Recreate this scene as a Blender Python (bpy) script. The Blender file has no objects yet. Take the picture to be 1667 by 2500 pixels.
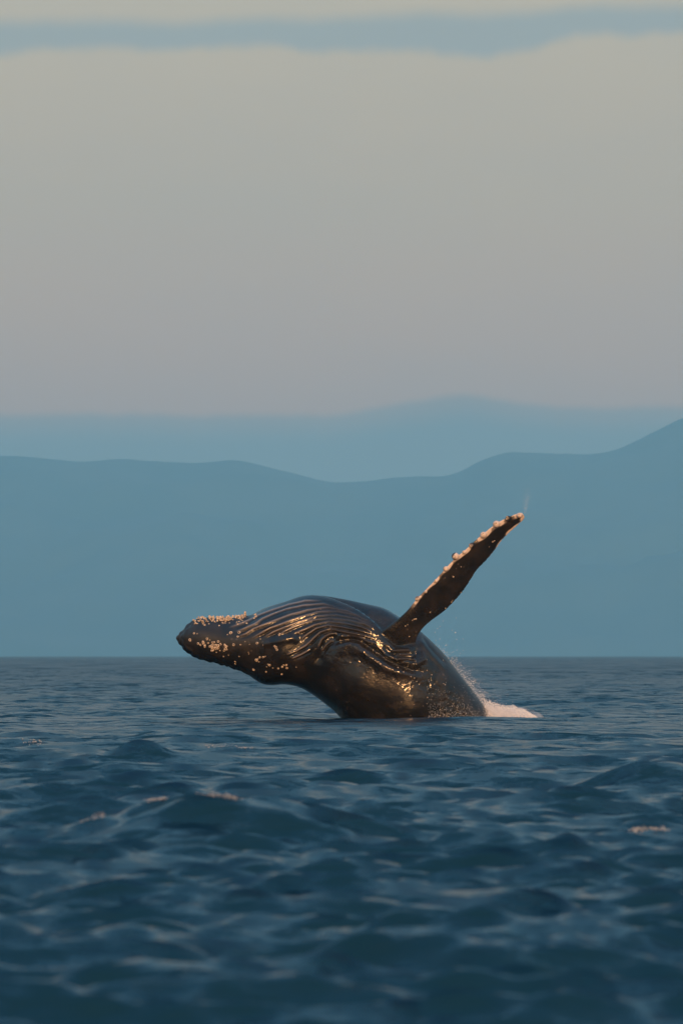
import bpy, bmesh, math, random
import numpy as np
from mathutils import Vector, Matrix, noise as mnoise
from mathutils.bvhtree import BVHTree

random.seed(7)
rng = np.random.RandomState(11)
scene = bpy.context.scene
C = scene.collection

# ------------------------------------------------------------------ camera
F = 8500.0            # focal length in photograph pixels (photo 1667 wide)
CAMH = 1.82
D0 = 100.0            # the whale's distance
cam_d = bpy.data.cameras.new("camera")
cam = bpy.data.objects.new("camera", cam_d)
C.objects.link(cam)
cam_d.sensor_fit = 'HORIZONTAL'
cam_d.sensor_width = 24.0
cam_d.lens = 24.0 * F / 1667.0
cam_d.clip_start = 0.5
cam_d.clip_end = 60000
cam.location = (0, 0, CAMH)
cam.rotation_euler = (math.radians(90) + math.atan(350 / F), 0, 0)
cam_d.dof.use_dof = True
cam_d.dof.focus_distance = D0
cam_d.dof.aperture_fstop = 2.1
scene.camera = cam

# ------------------------------------------------------------------ light
SUN_EL, SUN_LEFT = math.radians(16), math.radians(-8)   # behind the camera, to its right
to_sun = Vector((-math.sin(SUN_LEFT) * math.cos(SUN_EL), -math.cos(SUN_LEFT) * math.cos(SUN_EL), math.sin(SUN_EL)))
sd = bpy.data.lights.new("sun", 'SUN')
sd.energy = 5.0
sd.angle = math.radians(0.5)
sd.color = (1.0, 0.50, 0.19)
sun = bpy.data.objects.new("sun", sd)
sun.rotation_euler = to_sun.to_track_quat('Z', 'Y').to_euler()
sun.location = (-40, -60, 60)
C.objects.link(sun)
scene.view_settings.view_transform = 'Standard'
scene.view_settings.look = 'None'
scene.view_settings.exposure = 0.0
scene.view_settings.gamma = 1.0
scene.view_settings.use_curve_mapping = False
scene.cycles.max_bounces = 6
scene.cycles.volume_bounces = 1
scene.cycles.transparent_max_bounces = 12
scene.cycles.use_denoising = True

def lin(r, g, b):
    f = lambda v: (v / 255 / 12.92) if v / 255 <= 0.04045 else ((v / 255 + 0.055) / 1.055) ** 2.4
    return (f(r), f(g), f(b), 1.0)

class NT:
    """small helper to write node graphs"""
    def __init__(s, tree):
        s.t = tree
    def n(s, kind, **kw):
        nd = s.t.nodes.new(kind)
        for k, v in kw.items():
            setattr(nd, k, v)
        return nd
    def put(s, sock, v):
        if isinstance(v, bpy.types.NodeSocket):
            s.t.links.new(v, sock)
        else:
            sock.default_value = v
    def m(s, op, a, b=None, c=None, clamp=False):
        nd = s.n('ShaderNodeMath', operation=op, use_clamp=clamp)
        s.put(nd.inputs[0], a)
        if b is not None: s.put(nd.inputs[1], b)
        if c is not None: s.put(nd.inputs[2], c)
        return nd.outputs[0]
    def smooth(s, v, lo, hi, a=0.0, b=1.0):
        nd = s.n('ShaderNodeMapRange', interpolation_type='SMOOTHSTEP')
        s.put(nd.inputs[0], v)
        nd.inputs[1].default_value = lo; nd.inputs[2].default_value = hi
        nd.inputs[3].default_value = a; nd.inputs[4].default_value = b
        return nd.outputs[0]
    def mix(s, fac, a, b, blend='MIX'):
        nd = s.n('ShaderNodeMix', data_type='RGBA', blend_type=blend)
        s.put(nd.inputs[0], fac); s.put(nd.inputs[6], a); s.put(nd.inputs[7], b)
        return nd.outputs[2]
    def noise(s, vec, scale, detail=3, rough=0.5, dim='3D'):
        nd = s.n('ShaderNodeTexNoise', noise_dimensions=dim)
        if vec is not None: s.put(nd.inputs['Vector'], vec)
        nd.inputs['Scale'].default_value = scale
        nd.inputs['Detail'].default_value = detail
        nd.inputs['Roughness'].default_value = rough
        return nd.outputs['Fac']
    def xyz(s, x, y, z):
        nd = s.n('ShaderNodeCombineXYZ')
        for i, v in enumerate((x, y, z)): s.put(nd.inputs[i], v)
        return nd.outputs[0]
    def ramp(s, fac, stops):
        nd = s.n('ShaderNodeValToRGB')
        cr = nd.color_ramp
        while len(cr.elements) < len(stops): cr.elements.new(0.5)
        for e, (p, col) in zip(cr.elements, stops):
            e.position = p; e.color = col
        s.put(nd.inputs[0], fac)
        return nd.outputs[0]

world = bpy.data.worlds.new("World")
scene.world = world
world.use_nodes = True
wt = NT(world.node_tree)
for nd in list(world.node_tree.nodes): world.node_tree.nodes.remove(nd)
sky = wt.n('ShaderNodeTexSky', sky_type='NISHITA')
sky.sun_disc = False
sky.sun_elevation = SUN_EL
sky.sun_rotation = math.atan2(to_sun.x, to_sun.y)
sky.air_density = 1.2; sky.dust_density = 1.5; sky.ozone_density = 2.0
tc = wt.n('ShaderNodeTexCoord')
sep = wt.n('ShaderNodeSeparateXYZ')
world.node_tree.links.new(tc.outputs['Generated'], sep.inputs[0])
X, Y, Z = sep.outputs
az = wt.m('ARCTAN2', X, Y)
# the high thin veil over the whole sky: warm grey low down, grey blue higher up
veil = wt.ramp(wt.m('ARCSINE', wt.m('MAXIMUM', Z, 0.0)), [
    (0.00, (0.55, 0.40, 0.32, 1)), (0.070, (0.75, 0.37, 0.23, 1)), (0.130, (0.665, 0.465, 0.30, 1)),
    (0.195, (0.67, 0.545, 0.375, 1)), (0.25, (0.33, 0.52, 0.60, 1)), (0.34, (0.23, 0.56, 0.78, 1)), (0.60, (0.17, 0.53, 0.86, 1)), (1.0, (0.12, 0.42, 0.78, 1))])
air = wt.mix(1.0, sky.outputs[0], (0.1, 0.1, 0.1, 1), 'MULTIPLY')
col = wt.mix(0.88, air, veil)
# blue grey stratus streak high up, and the same kind of cloud repeated further up and round
wob = wt.noise(wt.xyz(wt.m('MULTIPLY', az, 34), wt.m('MULTIPLY', Z, 20), 0.0), 1.0, 4, 0.5)
wob = wt.m('MULTIPLY', wt.m('SUBTRACT', wob, 0.5), 0.012)
slow = wt.m('MULTIPLY', wt.m('SUBTRACT', wt.noise(wt.xyz(wt.m('MULTIPLY', az, 7), 3.0, 0.0), 1.0, 1), 0.5), 0.018)
e1 = wt.m('ADD', wt.m('SUBTRACT', Z, wt.m('MULTIPLY', az, 0.022)), wob)
lo_e = wt.smooth(wt.m('ADD', e1, slow), 0.1700, 0.1745)
hi_e = wt.smooth(wt.m('ADD', e1, wt.m('MULTIPLY', wob, -0.6)), 0.1785, 0.1845, 1.0, 0.0)
streak = wt.m('MULTIPLY', wt.m('MULTIPLY', lo_e, hi_e), 0.85)
more = wt.noise(wt.xyz(wt.m('MULTIPLY', az, 1.6), wt.m('MULTIPLY', Z, 14), 4.0), 1.0, 4, 0.5)
more = wt.m('MULTIPLY', wt.smooth(more, 0.50, 0.62), wt.smooth(Z, 0.215, 0.26, 0.0, 0.6))
col = wt.mix(wt.m('MAXIMUM', streak, more), col, (0.37, 0.42, 0.42, 1))
# low blue cloud bank along the horizon
bump = wt.m('POWER', 2.718, wt.m('MULTIPLY', wt.m('POWER', wt.m('DIVIDE', wt.m('SUBTRACT', az, 0.034), 0.017), 2), -1.0))
top = wt.m('ADD', wt.m('MULTIPLY', bump, 0.0038), wt.smooth(az, -0.005, 0.018, 0.0692, 0.0712))
w2 = wt.m('MULTIPLY', wt.m('SUBTRACT', wt.noise(wt.xyz(wt.m('MULTIPLY', az, 60), 1.0, 0.0), 1.0, 4), 0.5), 0.0035)
dz = wt.m('SUBTRACT', wt.m('ADD', top, w2), Z)
bank = wt.m('ADD', wt.smooth(dz, -0.0014, 0.0020, 0.0, 0.50), wt.smooth(dz, 0.0, 0.010, 0.0, 0.35))
col = wt.mix(bank, col, (0.19, 0.255, 0.29, 1))
faint = wt.noise(wt.xyz(wt.m('MULTIPLY', az, 9), wt.m('MULTIPLY', Z, 26), 8.0), 1.0, 5, 0.6)
col = wt.mix(wt.smooth(faint, 0.35, 0.7, 0.0, 0.10), col, (0.36, 0.40, 0.44, 1))
bg = wt.n('ShaderNodeBackground')
world.node_tree.links.new(col, bg.inputs[0])
bg.inputs[1].default_value = 1.0
wo = wt.n('ShaderNodeOutputWorld')
world.node_tree.links.new(bg.outputs[0], wo.inputs[0])

# ------------------------------------------------------------------ helpers
def tag(o, label=None, cat=None, group=None, kind=None):
    if label: o['label'] = label
    if cat: o['category'] = cat
    if group: o['group'] = group
    if kind: o['kind'] = kind
    return o

def mesh_np(name, verts, faces, smooth=True):
    me = bpy.data.meshes.new(name)
    verts = np.asarray(verts, dtype=np.float32)
    faces = np.asarray(faces, dtype=np.int32)
    k = faces.shape[1]
    me.vertices.add(len(verts)); me.vertices.foreach_set('co', verts.ravel())
    me.loops.add(faces.size); me.loops.foreach_set('vertex_index', faces.ravel())
    me.polygons.add(len(faces))
    me.polygons.foreach_set('loop_start', np.arange(len(faces), dtype=np.int32) * k)
    me.polygons.foreach_set('loop_total', np.full(len(faces), k, dtype=np.int32))
    me.update(calc_edges=True)
    me.validate()
    me.polygons.foreach_set('use_smooth', np.full(len(me.polygons), smooth, dtype=bool))
    return me

def link(name, me, mat=None, parent=None):
    o = bpy.data.objects.new(name, me)
    C.objects.link(o)
    if mat: me.materials.append(mat)
    if parent: o.parent = parent
    return o

def newmat(name):
    m = bpy.data.materials.new(name); m.use_nodes = True
    t = NT(m.node_tree)
    b = m.node_tree.nodes['Principled BSDF']
    return m, t, b

def P(px, py, y=D0):
    """photograph pixel -> point on the vertical plane at distance y"""
    return Vector(((px - 833.5) / F * y, y, CAMH + (1600 - py) / F * y))

# ------------------------------------------------------------------ materials
def water_mat():
    m, t, b = newmat('sea_water')
    b.inputs['Base Color'].default_value = (0.004, 0.027, 0.050, 1)
    b.inputs['IOR'].default_value = 1.333
    geo = t.n('ShaderNodeNewGeometry')
    att = t.n('ShaderNodeAttribute', attribute_name='distance')
    far = att.outputs['Fac']
    def slopes(scale, sc, detail, amp, seed, rg=0.55):
        mp = t.n('ShaderNodeMapping')
        mp.inputs['Scale'].default_value = sc; mp.inputs['Location'].default_value = (seed, seed * 2, 0)
        t.t.links.new(geo.outputs['Position'], mp.inputs[0])
        nz_ = t.n('ShaderNodeTexNoise'); nz_.inputs['Scale'].default_value = scale
        nz_.inputs['Detail'].default_value = detail; nz_.inputs['Roughness'].default_value = rg
        t.t.links.new(mp.outputs[0], nz_.inputs['Vector'])
        v = t.n('ShaderNodeVectorMath', operation='SUBTRACT'); t.put(v.inputs[0], nz_.outputs['Color']); v.inputs[1].default_value = (0.5, 0.5, 0.5)
        w = t.n('ShaderNodeVectorMath', operation='SCALE'); t.put(w.inputs[0], v.outputs[0]); t.put(w.inputs['Scale'], amp)
        return w.outputs[0]
    a = slopes(3.6, (0.32, 1.0, 1.0), 5, t.smooth(far, 0.0, 0.35, 2.7, 4.6), 3, 0.76)     # ripples
    b_ = slopes(0.55, (0.6, 1.0, 1.0), 3, t.smooth(far, 0.15, 0.8, 0.7, 1.8), 9)   # chop finer than the mesh
    c_ = slopes(0.10, (1.6, 0.5, 1.0), 4, t.smooth(far, 0.30, 1.0, 0.0, 2.4), 21)   # gusts far out
    v1 = t.n('ShaderNodeVectorMath', operation='ADD'); t.put(v1.inputs[0], a); t.put(v1.inputs[1], b_)
    v2 = t.n('ShaderNodeVectorMath', operation='ADD'); t.put(v2.inputs[0], v1.outputs[0]); t.put(v2.inputs[1], c_)
    v3 = t.n('ShaderNodeVectorMath', operation='MULTIPLY'); t.put(v3.inputs[0], v2.outputs[0]); v3.inputs[1].default_value = (1, 1, 0)
    v4 = t.n('ShaderNodeVectorMath', operation='ADD'); t.put(v4.inputs[0], geo.outputs['Normal']); t.put(v4.inputs[1], v3.outputs[0])
    v5 = t.n('ShaderNodeVectorMath', operation='NORMALIZE'); t.put(v5.inputs[0], v4.outputs[0])
    t.t.links.new(v5.outputs[0], b.inputs['Normal'])
    t.put(b.inputs['Roughness'], t.smooth(far, 0.25, 0.9, 0.23, 0.36))
    return m

def skin_mat():
    m, t, b = newmat('wet_whale_skin')
    geo = t.n('ShaderNodeNewGeometry'); p = geo.outputs['Position']
    pale = t.n('ShaderNodeAttribute', attribute_name='pale').outputs['Fac']
    mot = t.noise(p, 2.2, 5, 0.6)
    fine = t.noise(p, 14, 4, 0.6)
    base = t.mix(t.smooth(mot, 0.35, 0.7), (0.009, 0.010, 0.012, 1), (0.024, 0.020, 0.018, 1))
    # small pale scars
    vor = t.n('ShaderNodeTexVoronoi', feature='F1'); vor.inputs['Scale'].default_value = 5.5
    t.put(vor.inputs['Vector'], p)
    ring = t.m('SUBTRACT', 1.0, t.m('MULTIPLY', t.m('ABSOLUTE', t.m('SUBTRACT', vor.outputs['Distance'], 0.13)), 18.0), clamp=True)
    gate = t.smooth(t.noise(p, 1.1, 2), 0.56, 0.66)
    base = t.mix(t.m('MULTIPLY', t.m('MULTIPLY', ring, gate), 0.30), base, (0.30, 0.24, 0.20, 1))
    white = t.mix(fine, (0.42, 0.34, 0.31, 1), (0.72, 0.62, 0.56, 1))
    pf = t.smooth(t.m('ADD', pale, t.m('MULTIPLY', t.m('SUBTRACT', fine, 0.5), 0.5)), 0.40, 0.62)
    weak = t.m('MULTIPLY', pale, 0.75)
    base = t.mix(t.m('MAXIMUM', pf, weak), base, white)
    t.put(b.inputs['Base Color'], base)
    b.inputs['IOR'].default_value = 1.52
    t.put(b.inputs['Roughness'], t.m('MULTIPLY_ADD', t.n('ShaderNodeAttribute', attribute_name='matte').outputs['Fac'], 0.3, t.m('ADD', t.m('MULTIPLY', mot, 0.07), t.m('MULTIPLY_ADD', pf, 0.3, t.m('MULTIPLY_ADD', t.n('ShaderNodeAttribute', attribute_name='dimple').outputs['Fac'], -0.05, 0.125)))))
    # wet dimples and wrinkles
    sp = t.noise(p, 12.5, 2, 0.5)
    v2 = t.n('ShaderNodeTexVoronoi', feature='SMOOTH_F1'); v2.inputs['Scale'].default_value = 9.0
    t.put(v2.inputs['Vector'], p)
    dim = t.n('ShaderNodeAttribute', attribute_name='dimple').outputs['Fac']
    b1 = t.n('ShaderNodeBump'); b1.inputs['Distance'].default_value = 0.05
    t.put(b1.inputs['Strength'], t.m('MULTIPLY_ADD', dim, 0.12, 0.03)); t.put(b1.inputs['Height'], v2.outputs['Distance'])
    b2 = t.n('ShaderNodeBump'); b2.inputs['Distance'].default_value = 0.05
    t.put(b2.inputs['Strength'], t.m('MULTIPLY_ADD', dim, 0.30, 0.10)); t.put(b2.inputs['Height'], sp)
    t.t.links.new(b1.outputs[0], b2.inputs['Normal'])
    b3 = t.n('ShaderNodeBump'); b3.inputs['Distance'].default_value = 0.012
    b3.inputs['Strength'].default_value = 0.25; t.put(b3.inputs['Height'], t.noise(p, 34, 2, 0.5))
    t.t.links.new(b2.outputs[0], b3.inputs['Normal'])
    t.t.links.new(b3.outputs[0], b.inputs['Normal'])
    return m

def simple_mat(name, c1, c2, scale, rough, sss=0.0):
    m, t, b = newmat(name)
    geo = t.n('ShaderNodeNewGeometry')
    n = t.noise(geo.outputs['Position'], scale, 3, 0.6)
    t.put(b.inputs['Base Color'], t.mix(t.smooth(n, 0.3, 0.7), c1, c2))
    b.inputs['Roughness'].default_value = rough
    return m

M_water = water_mat()
M_skin = skin_mat()
M_barn = simple_mat('barnacle_shell', (0.24, 0.19, 0.15, 1), (0.72, 0.60, 0.48, 1), 25, 0.7)
M_foam = simple_mat('foam', (0.78, 0.78, 0.80, 1), (0.88, 0.88, 0.88, 1), 6, 0.9)
M_cap = simple_mat('thin_foam', (0.30, 0.32, 0.35, 1), (0.46, 0.48, 0.50, 1), 6, 0.9)
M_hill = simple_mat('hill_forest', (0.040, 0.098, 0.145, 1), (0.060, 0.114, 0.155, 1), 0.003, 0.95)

# ------------------------------------------------------------------ hills
def build_hills():
    DH = 12000.0
    pr = [(-2600, 1090), (-1500, 1130), (-700, 1085), (-200, 1100), (0, 1110), (100, 1115), (190, 1123), (320, 1110), (420, 1112), (500, 1117), (590, 1110), (650, 1128), (740, 1148),
          (800, 1168), (870, 1172), (960, 1160), (1050, 1152), (1110, 1148), (1180, 1108), (1250, 1092), (1330, 1096), (1430, 1101),
          (1500, 1087), (1580, 1052), (1667, 1015), (1800, 985), (2100, 1010), (2700, 1060), (3600, 1040), (4400, 1100)]
    px = np.array([a for a, _ in pr], float); py = np.array([b for _, b in pr], float)
    nx, ny = 420, 60
    xs = np.linspace(-2300, 4200, nx)
    h = np.interp(xs, px, py)
    k = np.exp(-np.linspace(-2, 2, 9) ** 2); k /= k.sum()
    h = np.convolve(np.pad(h, 4, 'edge'), k, 'valid')
    ridge = (1600 - h) / F * DH + CAMH
    V = []
    for j in range(ny):
        t = j / (ny - 1)
        y = DH - 2600 + t * 5000
        if y <= DH: prof = max(0.0, 1 - ((DH - y) / 2600)) ** 0.85
        else: prof = max(0.0, 1 - ((y - DH) / 2400)) ** 1.2
        for i in range(nx):
            x = (xs[i] - 833.5) / F * DH
            n = mnoise.fractal(Vector((x * 0.0022, y * 0.0022, 2.3)), 1.0, 2.0, 5)
            z = ridge[i] * prof * (1.0 + 0.26 * n * (1 - prof) * 2) + 10 * n * prof - 30 * (1 - prof)
            V.append((x, y, z))
    idx = np.arange(nx * ny).reshape(ny, nx)
    Fc = np.stack([idx[:-1, :-1], idx[:-1, 1:], idx[1:, 1:], idx[1:, :-1]], -1).reshape(-1, 4)
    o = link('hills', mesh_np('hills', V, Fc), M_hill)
    tag(o, kind='structure')
build_hills()

# ------------------------------------------------------------------ sea
def at_px(px, py):
    d = F * CAMH / (py - 1600)
    return (px - 833.5) / F * d, d

# waves one can pick out in the photograph: x px, y px of the foot, half width px, height px
RIDGES = [(520, 2062, 300, 62), (345, 1860, 55, 24), (1600, 1925, 150, 50), (1180, 2345, 330, 60), (1430, 2345, 90, 26),
          (830, 1808, 95, 17), (1390, 2110, 110, 34), (110, 1842, 110, 20), (560, 1846, 130, 16),
          (420, 1905, 110, 26), (1180, 2075, 110, 30), (940, 1968, 170, 24), (700, 2270, 180, 34),
          (250, 2330, 200, 34), (560, 2420, 240, 26), (1600, 2045, 170, 36), (330, 1990, 160, 22), (1250, 1990, 200, 24),
          (60, 1755, 90, 17), (650, 1752, 110, 15), (500, 1732, 90, 9), (1350, 1722, 110, 8), (1560, 1700, 120, 8)]

def wave_field(x, y, spacing):
    """height and horizontal shift of the sea surface"""
    r = np.random.RandomState(5)
    z = np.zeros_like(x); dx = np.zeros_like(x); dy = np.zeros_like(x)
    N = 210
    u = (np.arange(N) + r.rand(N)) / N
    lam = 0.22 * (9.0 / 0.22) ** u
    for i in range(N):
        L = lam[i]
        s = 0.036 * (0.26 if L > 4 else (0.42 if L > 2.2 else (0.58 if L > 0.9 else 1.85)))
        a = s * L / (2 * math.pi) * (0.6 + 0.8 * r.rand()) * 1.35
        th = r.normal(0, 0.36 if L > 0.7 else 0.40) + 0.08
        k = 2 * math.pi / L
        kx, ky = k * math.sin(th), -k * math.cos(th)
        ph = r.rand() * 6.283
        fade = np.clip(L / (2.4 * spacing) - 0.5, 0, 1)
        q = kx * x + ky * y + ph
        c, sn = np.cos(q), np.sin(q)
        z += a * fade * c
        dx -= 0.5 * a * fade * kx / k * sn
        dy -= 0.5 * a * fade * ky / k * sn
    calm = 1 - 0.5 * np.exp(-((y - 91) / 10) ** 2)
    z *= calm
    for (px, py, hw, hp) in RIDGES:
        x0, d = at_px(px, py)
        w = hw / F * d
        H = hp / F * d * (1.35 if (px, py) in ((520, 2062), (1600, 1925), (1180, 2345)) else 0.85)
        cx = x - x0 - 0.12 * w * np.sin((y - d) * 1.3)
        back = np.clip((y - d - 0.15 * w), 0, None); front = np.clip(-(y - d - 0.15 * w), 0, None)
        ly = max(0.35, 3.0 * H)
        prof = np.exp(-(back / (ly * 1.7)) ** 2) * np.exp(-(front / (ly * 0.7)) ** 2)
        tap = np.exp(-np.abs(cx / w) ** 2.6)
        z += H * prof * tap
    return z, dx, dy

def radii():
    r = [1.2]
    while r[-1] < 13.5: r.append(r[-1] * 1.04)
    while r[-1] < 400: r.append(r[-1] * 1.0042)
    g = 1.0060
    while r[-1] < 4700:
        r.append(r[-1] * g); g = min(g * 1.01, 1.05)
    return np.array(r)

def build_sea():
    R = radii()
    A = np.concatenate([np.radians(np.linspace(-180, -16, 60, endpoint=False)), np.radians(np.linspace(-16, -6.3, 60, endpoint=False)),
                        np.radians(np.linspace(-6.3, 6.3, 520, endpoint=False)), np.radians(np.linspace(6.3, 16, 60, endpoint=False)),
                        np.radians(np.linspace(16, 180, 60, endpoint=False))])
    nr, na = len(R), len(A)
    rr, aa = np.meshgrid(R, A, indexing='ij')
    x = rr * np.sin(aa); y = rr * np.cos(aa)
    sp = np.gradient(R)[:, None] * np.ones((1, na))
    da = np.gradient(A)[None, :] * rr
    sp = np.maximum(sp, np.abs(da) * 0.8)
    z, dx, dy = wave_field(x, y, sp)
    near = np.clip((rr - 4) / 8, 0, 1)
    V = np.stack([x + dx * near, y + dy * near, z * near], -1).reshape(-1, 3)
    idx = np.arange(nr * na).reshape(nr, na)
    nxt = np.roll(idx, -1, axis=1)
    Fc = np.stack([idx[:-1], nxt[:-1], nxt[1:], idx[1:]], -1).reshape(-1, 4)
    Fc = Fc[:, ::-1]
    V = np.vstack([V, [[0, 0, 0]]])
    me = mesh_np('sea', V, Fc)
    bm = bmesh.new(); bm.from_mesh(me); bm.verts.ensure_lookup_table()
    c = bm.verts[len(V) - 1]
    for j in range(na):
        bm.faces.new((c, bm.verts[j], bm.verts[(j + 1) % na]))
    bm.normal_update()
    bm.to_mesh(me); bm.free()
    if me.polygons[0].normal.z < 0: me.flip_normals()
    at = me.attributes.new('distance', 'FLOAT', 'POINT')
    d = np.append(np.clip((np.log(rr.ravel()) - math.log(30)) / (math.log(600) - math.log(30)), 0, 1), 0)
    at.data.foreach_set('value', d.astype(np.float32))
    o = link('sea', me, M_water)
    tag(o, kind='structure')
    return o
sea = build_sea()

# ------------------------------------------------------------------ whale
def catmull(pts, n):
    pts = np.asarray(pts, float)
    p = np.vstack([2 * pts[0] - pts[1], pts, 2 * pts[-1] - pts[-2]])
    out = []
    for i in range(1, len(p) - 2):
        for k in range(n):
            t = k / n
            out.append(0.5 * ((2 * p[i]) + (-p[i - 1] + p[i + 1]) * t + (2 * p[i - 1] - 5 * p[i] + 4 * p[i + 1] - p[i + 2]) * t * t
                              + (-p[i - 1] + 3 * p[i] - 3 * p[i + 1] + p[i + 2]) * t ** 3))
    out.append(p[-2])
    return np.array(out)

# upper outline, lower outline (photo pixels at the whale), depth factor, angle of the throat crease, crease strength
ST = [((431, 1557), (431, 1567), 1.0, 90, 0), ((440, 1547), (441, 1577), 1.1, 90, 0), ((463, 1524), (453, 1589), 1.15, 90, 0), ((487, 1513), (479, 1605), 1.2, 90, 0),
      ((530, 1512), (521, 1618), 1.29, 90, 0), ((598, 1506), (570, 1632), 1.33, 90, 0), ((642, 1487), (600, 1645), 1.17, 90, 0),
      ((691, 1471), (636, 1668), 1.0, 92, 0), ((739, 1457), (662, 1673), 0.94, 92, 0.1), ((790, 1454), (697, 1670), 0.93, 82, 0.45),
      ((865, 1466), (727, 1677), 0.93, 66, 0.9), ((940, 1487), (757, 1693), 0.94, 48, 1.0), ((988, 1513), (788, 1714), 0.94, 38, 0.9),
      ((1026, 1541), (818, 1738), 0.95, 30, 0.3), ((1061, 1574), (838, 1762), 0.91, 25, 0), ((1097, 1614), (862, 1795), 0.84, 25, 0),
      ((1128, 1653), (895, 1835), 0.78, 25, 0), ((1158, 1693), (935, 1880), 0.74, 25, 0), ((1203, 1762), (1000, 1950), 0.72, 25, 0),
      ((1250, 1850), (1090, 2020), 0.72, 25, 0), ((1290, 1930), (1180, 2060), 0.8, 25, 0), ((1330, 1990), (1290, 2060), 0.7, 25, 0)]

def loft(cs, NT_):
    """cs: array of rings (n, NT, 3) -> verts, quads + end fans as quads/tris list"""
    n = len(cs)
    V = cs.reshape(-1, 3)
    Fc = []
    for i in range(n - 1):
        for j in range(NT_):
            a = i * NT_ + j; b = i * NT_ + (j + 1) % NT_
            Fc.append((a, b, b + NT_, a + NT_))
    return V, Fc

def to_m(p):      # photo px (n,2) -> metres x,z at the whale plane
    return np.stack([(p[..., 0] - 833.5) / 85.0, CAMH + (1600 - p[..., 1]) / 85.0], -1)

bmv = bmesh.new()
def add_rings(cs, NT_):
    V, Fc = loft(cs, NT_)
    vs = [bmv.verts.new(v) for v in V]
    for f in Fc: bmv.faces.new([vs[k] for k in f])
    bmv.faces.new([vs[k] for k in range(NT_)][::-1])
    bmv.faces.new([vs[(len(cs) - 1) * NT_ + k] for k in range(NT_)])

data = np.array([[a[0], a[1], b[0], b[1], d, tcr, s] for a, b, d, tcr, s in ST])
dd = catmull(data, 7)
NTH = 96
rings = []
for ri, row in enumerate(dd):
    lean = math.radians(12) * min(max((ri / 7 - 8.5) / 3.0, 0), 1)
    A_ = to_m(row[0:2]); B_ = to_m(row[2:4])
    c = (A_ + B_) / 2; u = (A_ - B_) / 2; h = np.linalg.norm(u); u = u / max(h, 1e-6)
    d = h * row[4]
    ring = []
    for j in range(NTH):
        th = 2 * math.pi * j / NTH
        deg = math.degrees(th)
        if deg > 180: deg -= 360
        r = 1.0
        if row[6] > 0:
            tcr = row[5]
            x = deg - tcr
            # bulge just before the crease, valley after it that fills again towards the far lobe
            r += row[6] * (0.025 * math.exp(-((x + 12) / 14) ** 2))
            v = 1 / (1 + math.exp(-x / 2.2))
            span = max(95 - tcr, 12)
            rec = min(max((x - 4) / span, 0), 1)
            r -= row[6] * 0.20 * v * (1 - (rec * rec * (3 - 2 * rec)))
        su = math.sin(th); co = math.cos(th)
        xz = c + u * h * su * r
        yy = D0 - d * math.cos(th - lean) * r
        ring.append((xz[0], yy, xz[1]))
    rings.append(ring)
add_rings(np.array(rings), NTH)

# pectoral fin: leading edge point, trailing edge point
FIN = [((912, 1590), (985, 1650)), ((917, 1566), (1003, 1612)), ((926, 1547), (1012, 1582)), ((945, 1532), (1015, 1558)), ((968, 1514), (1030, 1535)), ((990, 1494), (1052, 1515)),
       ((1011, 1468), (1078, 1497)), ((1032, 1445), (1103, 1473)), ((1056, 1421), (1126, 1447)), ((1081, 1393), (1144, 1420)),
       ((1105, 1368), (1160, 1395)), ((1131, 1346), (1184, 1370)), ((1152, 1326), (1202, 1348)), ((1176, 1306), (1219, 1324)),
       ((1203, 1285), (1238, 1305)), ((1228, 1271), (1257, 1288)), ((1254, 1260), (1270, 1276)), ((1266, 1258), (1273, 1268))]
fd = []
nf = len(FIN)
for i, (l, t_) in enumerate(FIN):
    t = i / (nf - 1)
    ch = math.hypot(l[0] - t_[0], l[1] - t_[1]) / 85
    yl = D0 - 1.24 - 0.75 * t - 0.25 * math.sin(t * 3.1)
    yt = yl + ch * (0.15 + 0.40 * min(t * 3, 1))
    th = (0.34 - 0.22 * min(t * 2.6, 1) - 0.05 * t)
    fd.append([l[0], l[1], t_[0], t_[1], yl, yt, max(th * min(1, ch / 0.5), 0.03)])
fdd = catmull(fd, 6)
rings = []
for row in fdd:
    L = to_m(row[0:2]); T = to_m(row[2:4])
    l3 = np.array([L[0], row[4], L[1]]); t3 = np.array([T[0], row[5], T[1]])
    ch = t3 - l3; cl = np.linalg.norm(ch); cu = ch / cl
    span = np.array([0.6, -0.1, 0.8]); nrm = np.cross(cu, span); nrm /= np.linalg.norm(nrm)
    if nrm[1] > 0: nrm = -nrm
    ring = []
    for j in range(28):
        a = 2 * math.pi * j / 28
        s = 0.5 - 0.5 * math.cos(a)
        th = row[6] * 0.5 * math.sin(a) * (1.25 - 0.65 * s)
        ring.append(l3 + ch * s + nrm * th)
    rings.append(ring)
add_rings(np.array(rings), 28)
# knobs on the leading edge
KN = [(1013, 1461, 6.5), (1057, 1419, 5), (1080, 1390, 7), (1103, 1360, 9.5), (1124, 1350, 5), (1142, 1334, 7), (1170, 1309, 8.5), (1201, 1283, 9), (1229, 1269, 7), (1256, 1262, 7), (1033, 1446, 4)]
for kx, ky, kr in KN:
    t = min(range(len(fdd)), key=lambda i: (fdd[i][0] - kx) ** 2 + (fdd[i][1] - ky) ** 2)
    L = to_m(np.array([kx + 3.0, ky + 3.0]))
    bmesh.ops.create_icosphere(bmv, subdivisions=2, radius=kr / 85.0,
                               matrix=Matrix.Translation((L[0], fdd[t][4], L[1])))
bmesh.ops.recalc_face_normals(bmv, faces=bmv.faces)
raw = bpy.data.meshes.new('raw'); bmv.to_mesh(raw); bmv.free()
tmp = bpy.data.objects.new('tmp', raw); C.objects.link(tmp)
md = tmp.modifiers.new('r', 'REMESH'); md.mode = 'VOXEL'; md.voxel_size = 0.018; md.adaptivity = 0.0
sm = tmp.modifiers.new('s', 'SMOOTH'); sm.factor = 0.5; sm.iterations = 5
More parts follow.
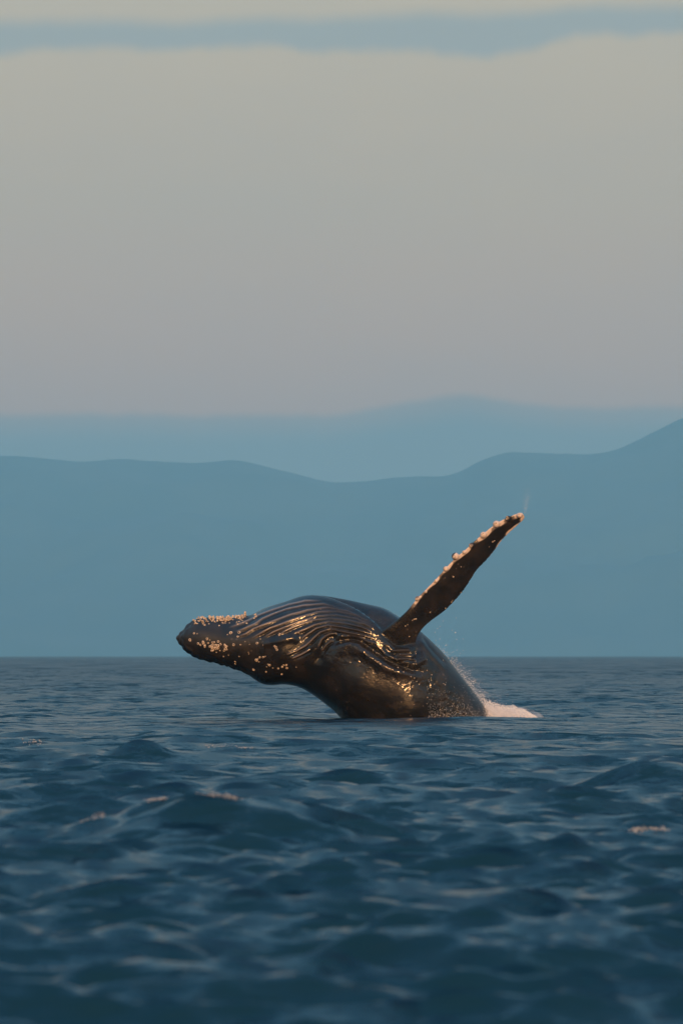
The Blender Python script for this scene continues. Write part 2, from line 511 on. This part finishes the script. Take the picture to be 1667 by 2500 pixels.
dg = bpy.context.evaluated_depsgraph_get(); dg.update()
body_me = bpy.data.meshes.new_from_object(tmp.evaluated_get(dg))
bpy.data.objects.remove(tmp); bpy.data.meshes.remove(raw)
body_me.name = 'body'

nv = len(body_me.vertices)
co = np.empty(nv * 3, np.float32); body_me.vertices.foreach_get('co', co); co = co.reshape(-1, 3).astype(float)
no = np.empty(nv * 3, np.float32); body_me.vertices.foreach_get('normal', no); no = no.reshape(-1, 3).astype(float)
px = co[:, 0] * 85 + 833.5
py = 1600 - (co[:, 2] - CAMH) * 85
face = np.clip(-no[:, 1] * 3.0, 0, 1) * (co[:, 1] < D0 + 0.1)      # the near flank

def poly_dist(px, py, pts):
    """distance to a polyline, signed side (positive = below / right of travel), and parameter 0..1"""
    best = np.full(px.shape, 1e9); side = np.zeros(px.shape); par = np.zeros(px.shape)
    n = len(pts) - 1
    for i in range(n):
        ax, ay = pts[i]; bx, by = pts[i + 1]
        vx, vy = bx - ax, by - ay; L2 = vx * vx + vy * vy
        t = np.clip(((px - ax) * vx + (py - ay) * vy) / L2, 0, 1)
        ex = px - (ax + t * vx); ey = py - (ay + t * vy)
        d = np.hypot(ex, ey)
        s = np.sign(vx * ey - vy * ex)
        m = d < best
        best = np.where(m, d, best); side = np.where(m, s, side); par = np.where(m, (i + t) / n, par)
    return best, side, par

# fin mask and pale patches
pale = np.zeros(nv); dimple = np.zeros(nv)
lead = [tuple(r[0:2]) for r in fdd[6:]]
trail = [tuple(r[2:4]) for r in fdd[6:]]
mid = [((a[0] + b[0]) / 2, (a[1] + b[1]) / 2) for a, b in zip(lead, trail)]
dm, _, pm = poly_dist(px, py, mid)
finm = np.clip((46 - dm) / 10, 0, 1) * np.clip((pm - 0.10) / 0.08, 0, 1) * (co[:, 1] < D0 - 0.6)
nz = np.array([mnoise.noise(Vector(c) * 3.1) for c in co[:, :]]) if nv < 900000 else np.zeros(nv)
infin = (finm > 0.5)
dl, _, pl = poly_dist(px, py, lead); dt, _, pt_ = poly_dist(px, py, trail)
wid = 8.0 + 6.0 * np.clip((pl - 0.55) / 0.4, 0, 1)
pl_on = np.clip((wid + 4 * nz - dl) / 3.0, 0, 1) * np.clip((pl - 0.27) / 0.05, 0, 1)
seg = 0.5 + 0.5 * np.sin(pl * 60 + 2.0)
pl_on *= np.clip(0.75 + nz * 1.2 + seg * 0.35 - 0.15, 0, 1)
pt_on = np.clip((3.5 + 7 * nz - dt) / 3.0, 0, 1) * np.clip((pt_ - 0.62) / 0.08, 0, 1)
tip = np.clip((pl - 0.93) / 0.05, 0, 1) * np.clip(0.75 + 0.9 * nz, 0, 1)
pale = np.maximum.reduce([pl_on, pt_on, tip]) * infin

GR = [
    [(560, 1532), (598, 1520), (632, 1503), (668, 1490), (705, 1476), (745, 1468), (790, 1470)],
    [(575, 1543), (598, 1536), (624, 1525), (643, 1512), (668, 1501), (700, 1488), (740, 1479), (790, 1477), (840, 1489)],
    [(583, 1555), (602, 1549), (621, 1536), (649, 1526), (681, 1514), (713, 1502), (750, 1491), (800, 1485), (850, 1494), (888, 1513)],
    [(615, 1560), (643, 1545), (662, 1535), (688, 1526), (713, 1516), (736, 1507), (775, 1496), (825, 1494), (868, 1503), (903, 1522)],
    [(647, 1557), (670, 1544), (694, 1534), (730, 1519), (772, 1506), (820, 1503), (866, 1511), (908, 1530)],
    [(682, 1551), (698, 1541), (719, 1531), (739, 1523), (764, 1515), (806, 1511), (850, 1516), (890, 1526), (917, 1540)],
    [(716, 1549), (740, 1540), (768, 1527), (800, 1519), (840, 1523), (880, 1532), (916, 1547)],
    [(735, 1562), (752, 1549), (772, 1535), (800, 1528), (835, 1533), (875, 1541), (919, 1552)],
    [(749, 1578), (765, 1560), (782, 1545), (806, 1537), (840, 1544), (880, 1551), (918, 1561)],
    [(776, 1583), (786, 1562), (802, 1550), (824, 1547)],
    [(783, 1592), (796, 1575), (812, 1562)],
    [(839, 1556), (856, 1552), (876, 1556), (896, 1567), (919, 1574)],
    [(700, 1599), (725, 1589), (747, 1577), (762, 1564)],
    [(712, 1608), (736, 1598), (758, 1586)],
    [(960, 1600), (985, 1597), (1008, 1600)], [(965, 1611), (990, 1608), (1015, 1612)], [(950, 1590), (975, 1588), (1000, 1588)],
]
disp = np.zeros(nv)
gsum = np.zeros(nv)
for g in GR:
    d, s, p = poly_dist(px, py, g)
    sd_ = d * s
    endf = np.clip(np.minimum(p, 1 - p) * 8, 0, 1)
    amp = 0.030 * endf * (1 + 0.5 * nz) * np.clip((py - 1490) / 45, 0.42, 1.15)
    disp += amp * (np.exp(-(sd_ / 3.0) ** 2) - 0.9 * np.exp(-((sd_ - 5.5) / 3.2) ** 2))
    gsum = np.maximum(gsum, np.exp(-(sd_ / 1.8) ** 2) * endf)
def lineform(pts, amp, w, off=0.0):
    global disp
    d, s, p = poly_dist(px, py, pts)
    e = np.clip(np.minimum(p, 1 - p) * 6, 0, 1)
    disp += amp * e * np.exp(-((d * s - off) / w) ** 2)
lineform([(806, 1580), (822, 1568), (838, 1562), (853, 1560), (874, 1564), (894, 1577), (915, 1591), (945, 1612), (976, 1626), (1005, 1636), (1040, 1640)], -0.11, 6)
lineform([(806, 1580), (822, 1568), (838, 1562), (853, 1560), (874, 1564), (894, 1577), (915, 1591), (945, 1612), (976, 1626), (1005, 1636), (1040, 1640)], 0.07, 9, 15)
lineform([(828, 1548), (808, 1562), (792, 1580), (780, 1602), (774, 1625)], -0.10, 10)
lineform([(800, 1650), (806, 1625), (815, 1606), (832, 1592), (853, 1588), (880, 1595), (905, 1612), (930, 1630), (965, 1645), (1010, 1650)], 0.05, 11)
lineform([(640, 1577), (660, 1571), (680, 1567), (700, 1562), (716, 1559), (730, 1570)], 0.075, 8)
lineform([(1025, 1545), (1045, 1580), (1065, 1600), (1090, 1625)], -0.03, 4)
lineform([(1020, 1560), (1035, 1585), (1052, 1605), (1085, 1640)], 0.03, 5)
lineform([(935, 1575), (945, 1590), (975, 1600), (1010, 1598), (1015, 1580)], -0.05, 6)
lineform([(920, 1600), (950, 1606), (985, 1614), (1015, 1620), (1030, 1612), (1026, 1590)], 0.05, 7)
# rough lower jaw edge, lumps on the chin, gentle overall unevenness
nz2 = np.array([mnoise.noise(Vector(c) * 7.0) for c in co])
nz3 = np.array([mnoise.noise(Vector(c) * 1.3 + Vector((3, 1, 2))) for c in co])
jaw, _, jp = poly_dist(px, py, [(432, 1563), (452, 1587), (480, 1605), (521, 1617), (570, 1632), (600, 1645)])
disp_all = 0.05 * np.exp(-(jaw / 14) ** 2) * nz2 + 0.035 * nz3
chin, _, _ = poly_dist(px, py, [(440, 1545), (463, 1524), (487, 1513), (540, 1511), (598, 1508)])
disp_all += 0.05 * np.exp(-(chin / 12) ** 2) * (nz2 + 0.3)
# mouth line on the head
m1, s1, p1 = poly_dist(px, py, [(436, 1568), (470, 1592), (520, 1606), (575, 1622), (625, 1650)])
notf = 1 - np.clip(finm * 1.4, 0, 1)
bd, _, bp = poly_dist(px, py, [(815, 1602), (845, 1590), (870, 1588), (895, 1600), (925, 1620), (960, 1640), (1010, 1648), (1050, 1672), (1080, 1705), (1110, 1745)])
bright = np.exp(-(bd / (27 + 10 * bp)) ** 2) * (1.15 - 0.4 * bp)
rough_right = np.clip(bright * 1.5, 0, 1)
disp_all += 0.013 * rough_right * nz2
matte = np.maximum(np.clip((650 - px) / 50, 0, 1), np.clip((1505 - py) / 30, 0, 1) * 0.6)
bk, _, _ = poly_dist(px, py, [(1024, 1541), (1061, 1574), (1097, 1614), (1128, 1653), (1158, 1693), (1203, 1762)])
matte = np.maximum(matte, 0.9 * np.clip((48 - bk) / 25, 0, 1))
total = (disp * face + disp_all * (0.3 + 0.7 * notf)) * (0.08 + 0.92 * notf)
co2 = co + no * total[:, None]
near_side = np.clip((D0 + 0.2 - co[:, 1]) / 0.6, 0, 1)
for bx_, by_, br_, ba_ in ((858, 1684, 62, 0.34), (985, 1728, 62, 0.20), (690, 1600, 45, 0.07)):   # the swelling of the breast behind the fin and of the jaw
    co2[:, 1] -= ba_ * np.exp(-((px - bx_) ** 2 + (py - by_) ** 2) / br_ ** 2) * near_side
body_me.vertices.foreach_set('co', co2.astype(np.float32).ravel())
pale = np.maximum(pale, 0.42 * gsum * face * notf * np.clip((820 - px) / 80, 0.15, 1))  # light groove skin, with the sunlit ridge lines painted in as paler colour
dimple = np.clip(rough_right * 1.1 + 0.25 * np.exp(-((px - 700) / 90) ** 2 - ((py - 1566) / 20) ** 2), 0, 1) * notf
for nm, arr in (('pale', pale), ('dimple', dimple), ('matte', matte)):
    a = body_me.attributes.new(nm, 'FLOAT', 'POINT'); a.data.foreach_set('value', arr.astype(np.float32))
body_me.polygons.foreach_set('use_smooth', np.ones(len(body_me.polygons), dtype=bool))
body_me.update()

whale = bpy.data.objects.new('humpback_whale', None)
whale.location = (2.2, D0, 0)
C.objects.link(whale)
tag(whale, 'dark humpback whale breaching with one long fin raised, barnacles on its head', 'whale')
body_me.transform(Matrix.Translation(-whale.location))
body_me.materials.clear()
body = link('body', body_me, M_skin, whale)

# barnacles -----------------------------------------------------------------
def barnacle_mesh(tall):
    bm = bmesh.new(); n = 9
    prof = [(1.0, 0.0), (0.92, 0.35), (0.72, 0.75 * tall), (0.54, 0.80 * tall), (0.42, 0.12 * tall)]
    rings_ = []
    for r, z in prof:
        rings_.append([bm.verts.new((r * math.cos(2 * math.pi * k / n) * (1 + 0.12 * (k % 2)), r * math.sin(2 * math.pi * k / n) * (1 + 0.12 * (k % 2)), z)) for k in range(n)])
    for a, b in zip(rings_, rings_[1:]):
        for k in range(n): bm.faces.new((a[k], a[(k + 1) % n], b[(k + 1) % n], b[k]))
    bm.faces.new(rings_[-1])
    me = bpy.data.meshes.new('barnacle'); bm.to_mesh(me); bm.free()
    me.materials.append(M_barn)
    return me
B_short, B_tall = barnacle_mesh(0.7), barnacle_mesh(3.6)
bvh = BVHTree.FromPolygons([tuple(c) for c in co2], [tuple(p.vertices) for p in body_me.polygons])
nb = 0
def put_barnacle(loc, nrm, size, me, jitter=0.25):
    global nb
    nrm = (Vector(nrm) + Vector((random.gauss(0, jitter), random.gauss(0, jitter), random.gauss(0, jitter)))).normalized()
    o = bpy.data.objects.new('barnacle', me)
    C.objects.link(o); o.parent = whale
    o.location = Vector(loc) - whale.location - nrm * size * 0.15
    q = nrm.to_track_quat('Z', 'Y')
    o.rotation_euler = q.to_euler()
    size *= 0.85
    o.scale = (size, size * random.uniform(0.8, 1.1), size * random.uniform(0.8, 1.2))
    nb += 1
def on_flank(px_, py_, size, me=None):
    x, z = (px_ - 833.5) / 85, CAMH + (1600 - py_) / 85
    hit = bvh.ray_cast(Vector((x, 90, z)), Vector((0, 1, 0)))
    if hit[0] is None: return
    put_barnacle(hit[0], hit[1], size, me or B_short)
def on_top(px_, yoff, size, me):
    x = (px_ - 833.5) / 85
    hit = bvh.ray_cast(Vector((x, D0 + yoff, 8)), Vector((0, 0, -1)))
    if hit[0] is None: return
    put_barnacle(hit[0], hit[1], size, me, 0.35)
# crest of tall barnacles along the chin
for i in range(130):
    x = random.choice([random.uniform(475, 522), random.uniform(530, 602), random.uniform(530, 602)])
    on_top(x, random.uniform(-0.42, 0.12), random.uniform(0.016, 0.036) * (1.35 if x > 528 else 1), B_tall if random.random() < 0.75 else B_short)
for x, y, s in [(624, 1501, .06), (626, 1506, .05), (622, 1510, .04)]: on_flank(x, y, s)
for i in range(26):
    on_flank(random.uniform(490, 605), 1522 + random.gauss(0, 3.5), random.uniform(.02, .038))
# cluster of rings on the side of the head
for i in range(46):
    x = random.uniform(497, 558); y = 1575 + (x - 500) * 0.12 + random.gauss(0, 7)
    on_flank(x, y, .024 + .038 * random.random() ** 1.4)
SP = [(508, 1560), (486, 1572), (492, 1575), (466, 1563), (476, 1547), (484, 1548), (548, 1603), (560, 1600), (575, 1621), (558, 1550), (566, 1546), (586, 1545), (583, 1555),
      (590, 1575), (573, 1575), (601, 1567), (612, 1574), (630, 1571), (644, 1576), (638, 1561), (609, 1593), (610, 1597), (628, 1612), (634, 1616), (632, 1609), (630, 1615),
      (651, 1640), (656, 1622), (660, 1624), (668, 1631), (653, 1628), (694, 1624), (700, 1624), (691, 1628), (702, 1631), (621, 1635), (676, 1581), (672, 1578), (678, 1587),
      (684, 1550), (650, 1603), (645, 1605), (724, 1629), (689, 1646), (576, 1616), (586, 1603), (681, 1632), (730, 1546), (636, 1605)]
for x, y in SP: on_flank(x, y, .016 + .044 * random.random() ** 1.7)
for x, y in [(1101, 1468), (1098, 1472), (1121, 1449), (1084, 1487), (1047, 1497), (987, 1530), (1008, 1514), (1012, 1513), (992, 1527), (1102, 1412), (1120, 1388), (1004, 1516),
             (997, 1555), (1196, 1328), (1200, 1326), (1188, 1340)]:
    on_flank(x, y, random.uniform(.018, .030))
for kx, ky, kr in KN:
    for k in range(3): on_flank(kx + random.uniform(-2, 4), ky + random.uniform(-1, 6), random.uniform(.018, .032))
for i in range(30):
    on_flank(random.gauss(1040, 55), random.gauss(1668, 38), random.uniform(.012, .022))

# ------------------------------------------------------------------ splash and spray
def droplets(name, pts, radii_, mat, label, cat):
    ico = bmesh.new(); bmesh.ops.create_icosphere(ico, subdivisions=1, radius=1.0)
    bv = np.array([v.co[:] for v in ico.verts]); bf = np.array([[v.index for v in f.verts] for f in ico.faces]); ico.free()
    # 42 vertices is plenty: use the 12 vertex version for tiny drops
    n = len(pts)
    V = (bv[None] * np.asarray(radii_)[:, None, None] + np.asarray(pts)[:, None, :]).reshape(-1, 3)
    Fc = (bf[None] + (np.arange(n) * len(bv))[:, None, None]).reshape(-1, 3)
    o = link(name, mesh_np(name, V, Fc), mat)
    tag(o, label, cat, kind='stuff')
    return o

def interp_pts(poly, x): return np.interp(x, [p[0] for p in poly], [p[1] for p in poly])
top_poly = [(1180, 1704), (1196, 1712), (1212, 1716), (1235, 1724), (1250, 1720), (1262, 1728), (1280, 1732), (1300, 1745), (1318, 1757), (1330, 1764)]
pts, rad = [], []
for i in range(15000):
    x = 1180 + 150 * (rng.rand() ** 0.9)
    t = interp_pts(top_poly, x) + 3.0 * mnoise.noise(Vector((x * 0.10, 0, 0))) * 1.5
    f = rng.rand() ** 0.75
    y = t + (1768 - t) * f - (rng.exponential(1.5) if rng.rand() < 0.12 else 0)
    depth = rng.normal(0, 0.45) * (0.4 + f)
    v = P(x, y)
    pts.append((v.x, D0 - 0.1 + depth, v.z)); rad.append(rng.uniform(0.006, 0.019) * (0.5 + 0.8 * f))
droplets('splash', pts, rad, M_foam, "sunlit white splash of foam where the whale's back leaves the water", 'splash')

# fine spray thrown off the whale's back and single drops in the air
pts, rad = [], []
edge = [(1061, 1574), (1097, 1614), (1128, 1653), (1158, 1693), (1180, 1730), (1200, 1757)]
for i in range(1900):
    k = rng.rand() ** 0.6 * (len(edge) - 1); a = int(min(k, len(edge) - 2)); fr = k - a
    ex = edge[a][0] * (1 - fr) + edge[a + 1][0] * fr; ey = edge[a][1] * (1 - fr) + edge[a + 1][1] * fr
    off = rng.exponential(9) * (0.5 + k / 5)
    v = P(ex + off * 0.8 + rng.normal(0, 3), ey - off * 0.55 + rng.normal(0, 3))
    pts.append((v.x, D0 + rng.normal(0, 0.7), v.z)); rad.append(rng.uniform(0.003, 0.0085))
for i in range(1500):
    x = rng.uniform(1040, 1215); y = 1762 - rng.exponential(22)
    v = P(x, y); pts.append((v.x, D0 - 1.8 - rng.rand() * 0.8, v.z)); rad.append(rng.uniform(0.003, 0.006))
for i in range(26):
    v = P(rng.uniform(1040, 1130), rng.uniform(1500, 1620)); pts.append((v.x, D0 + rng.normal(0, 0.5), v.z)); rad.append(0.010)
for x, y in [(1110, 1545), (1140, 1674), (1148, 1668), (1152, 1664)]:
    v = P(x, y); pts.append((v.x, D0 - 0.5, v.z)); rad.append(0.016)
for i in range(110):
    s = rng.rand()
    v = P(1273 + 6 * s + rng.normal(0, 2 + 4 * s), 1262 - 62 * s); pts.append((v.x, D0 - 1.9 + rng.normal(0, 0.06), v.z)); rad.append(0.0045)
droplets('spray', pts, rad, M_foam, "fine water drops in the air behind the whale's back and off its fin tip", 'spray')

# soft mist hanging round the splash and behind the back
def mist(name, boxes, label):
    bm = bmesh.new()
    for (px_, py_, rx, ry, rz) in boxes:
        c = P(px_, py_)
        bmesh.ops.create_icosphere(bm, subdivisions=3, radius=1.0, matrix=Matrix.Translation((c.x, D0 + 0.1, c.z)) @ Matrix.Diagonal((rx, ry, rz, 1)))
    me = bpy.data.meshes.new(name); bm.to_mesh(me); bm.free()
    m = bpy.data.materials.new('water_mist'); m.use_nodes = True
    t = NT(m.node_tree)
    for nd in list(m.node_tree.nodes): m.node_tree.nodes.remove(nd)
    geo = t.n('ShaderNodeNewGeometry')
    n = t.noise(geo.outputs['Position'], 3.2, 4, 0.6)
    sp_ = t.n('ShaderNodeSeparateXYZ'); t.put(sp_.inputs[0], geo.outputs['Position'])
    low = t.m('POWER', 2.718, t.m('MULTIPLY', t.m('MAXIMUM', sp_.outputs[2], 0.0), -2.2))
    v = t.n('ShaderNodeVolumePrincipled'); v.inputs['Color'].default_value = (0.95, 0.95, 0.96, 1)
    v.inputs['Anisotropy'].default_value = 0.0
    t.put(v.inputs['Density'], t.m('MULTIPLY', t.m('MULTIPLY', t.smooth(n, 0.40, 0.68), low), 2.4))
    oo = t.n('ShaderNodeOutputMaterial'); t.t.links.new(v.outputs[0], oo.inputs['Volume'])
    tag(link(name, me, m), label, 'mist', kind='stuff')
mist('mist', [(1222, 1760, 1.3, 0.9, 0.45)], "thin sunlit mist hanging over the splash beside the whale's back")

# whitecaps -----------------------------------------------------------------
sea_bvh = BVHTree.FromObject(sea, dg) if False else None
sv = np.empty(len(sea.data.vertices) * 3, np.float32); sea.data.vertices.foreach_get('co', sv); sv = sv.reshape(-1, 3)
near_mask = (sv[:, 1] > 14) & (sv[:, 1] < 160) & (np.abs(sv[:, 0]) < sv[:, 1] * 0.11)
svn = sv[near_mask]
spx = svn[:, 0] / svn[:, 1] * F + 833.5
spy = 1600 - (svn[:, 2] - CAMH) / svn[:, 1] * F
def whitecap(poly, npts, size, label, thick=0.5, mode='', dist=0):
    """foam clots lying on the wave surface along a crest"""
    pts, rad = [], []
    for i in range(npts):
        k = rng.rand() * (len(poly) - 1); a = int(k); fr = k - a
        cx = poly[a][0] * (1 - fr) + poly[a + 1][0] * fr + rng.normal(0, 3)
        w = poly[a][2] * (1 - fr) + poly[a + 1][2] * fr
        cy = poly[a][1] * (1 - fr) + poly[a + 1][1] * fr + rng.normal(0, w)
        d2 = (spx - cx) ** 2 + (spy - cy) ** 2
        if mode == 'crest':
            near = np.where((np.abs(spx - cx) < 5) & (svn[:, 1] > dist - 0.6) & (svn[:, 1] < dist + 0.9))[0]
            j = near[np.argmin(spy[near])]
            xm = 0.5 * (poly[0][0] + poly[-1][0]) + 12; hw = 0.5 * (poly[-1][0] - poly[0][0])
            lump = (0.5 + mnoise.noise(Vector((cx * 0.07, 1.7, 0)))) * math.exp(-((cx - xm) / (hw * 0.6)) ** 2)
            if rng.rand() > 0.25 + 1.2 * lump: continue
            q = svn[j]
            hh = lump * 16 / F * dist * thick
            pts.append((q[0] + rng.normal(0, 0.012), q[1] - 0.02 - abs(rng.normal(0, 0.08)), q[2] + hh * (rng.rand() * 1.3 - 0.45)))
            rad.append((0.3 + 0.7 * rng.rand() ** 2) * size)
            continue
        else:
            near = np.where(d2 < 60)[0]
            if len(near) == 0: continue
            j = near[np.argmin(svn[near, 1])]
        q = svn[j]
        pxm = q[1] / F
        pts.append((q[0] + rng.normal(0, 5 * pxm), q[1] + rng.normal(0, 0.05), q[2] + abs(rng.normal(0, size * thick * 1.5))))
        rad.append((0.3 + 0.7 * rng.rand() ** 2) * size)
    o = droplets('whitecap', pts, rad, M_cap, label, 'whitecap')
    o['group'] = 'small whitecaps on the waves'
    return o
whitecap([(495, 1995, 3), (520, 1990, 6), (545, 1992, 8), (570, 1998, 8), (585, 2008, 5)], 700, 0.0050, 'pinkish foam on the highest crest of the foreground wave, left of centre', 1.8, 'crest', 33.7)
whitecap([(195, 2043, 2), (220, 2040, 4), (245, 2034, 6), (255, 2036, 4)], 240, 0.0045, 'small foam patch at the left end of the long foreground wave', 0.8, 'crest', 33.6)
whitecap([(500, 1816, 2), (540, 1814, 3), (590, 1818, 2), (615, 1822, 2)], 110, 0.009, 'thin foam line on a wave below the whale\'s head')
whitecap([(70, 1808, 2), (85, 1806, 3), (105, 1808, 2)], 60, 0.013, 'small foam dot on a wave near the left edge')
whitecap([(1535, 2022, 2), (1570, 2020, 4), (1620, 2022, 3)], 150, 0.009, 'broken foam line on a wave at the right edge')
whitecap([(355, 1950, 2), (375, 1949, 2), (395, 1950, 1)], 50, 0.009, 'tiny foam fleck between waves, above the long foreground wave')

# ------------------------------------------------------------------ haze
HZ = 1.02e-4
hb = bmesh.new()
bmesh.ops.create_cube(hb, size=1.0)
for v in hb.verts:
    v.co.x = v.co.x * 9600; v.co.y = v.co.y * 16700 + 6350; v.co.z = -30.0 - 40 if v.co.z < 0 else 930.0
hm = bpy.data.meshes.new('haze'); hb.to_mesh(hm); hb.free()
haze_m = bpy.data.materials.new('haze_air'); haze_m.use_nodes = True
ht = haze_m.node_tree
for nd in list(ht.nodes): ht.nodes.remove(nd)
pv = ht.nodes.new('ShaderNodeVolumePrincipled')
pv.inputs['Color'].default_value = (0.445, 0.85, 0.98, 1)
pv.inputs['Anisotropy'].default_value = 0.25
pv.inputs['Density'].default_value = HZ
ho = ht.nodes.new('ShaderNodeOutputMaterial')
ht.links.new(pv.outputs[0], ho.inputs['Volume'])
haze = link('haze', hm, haze_m)
tag(haze, kind='stuff')
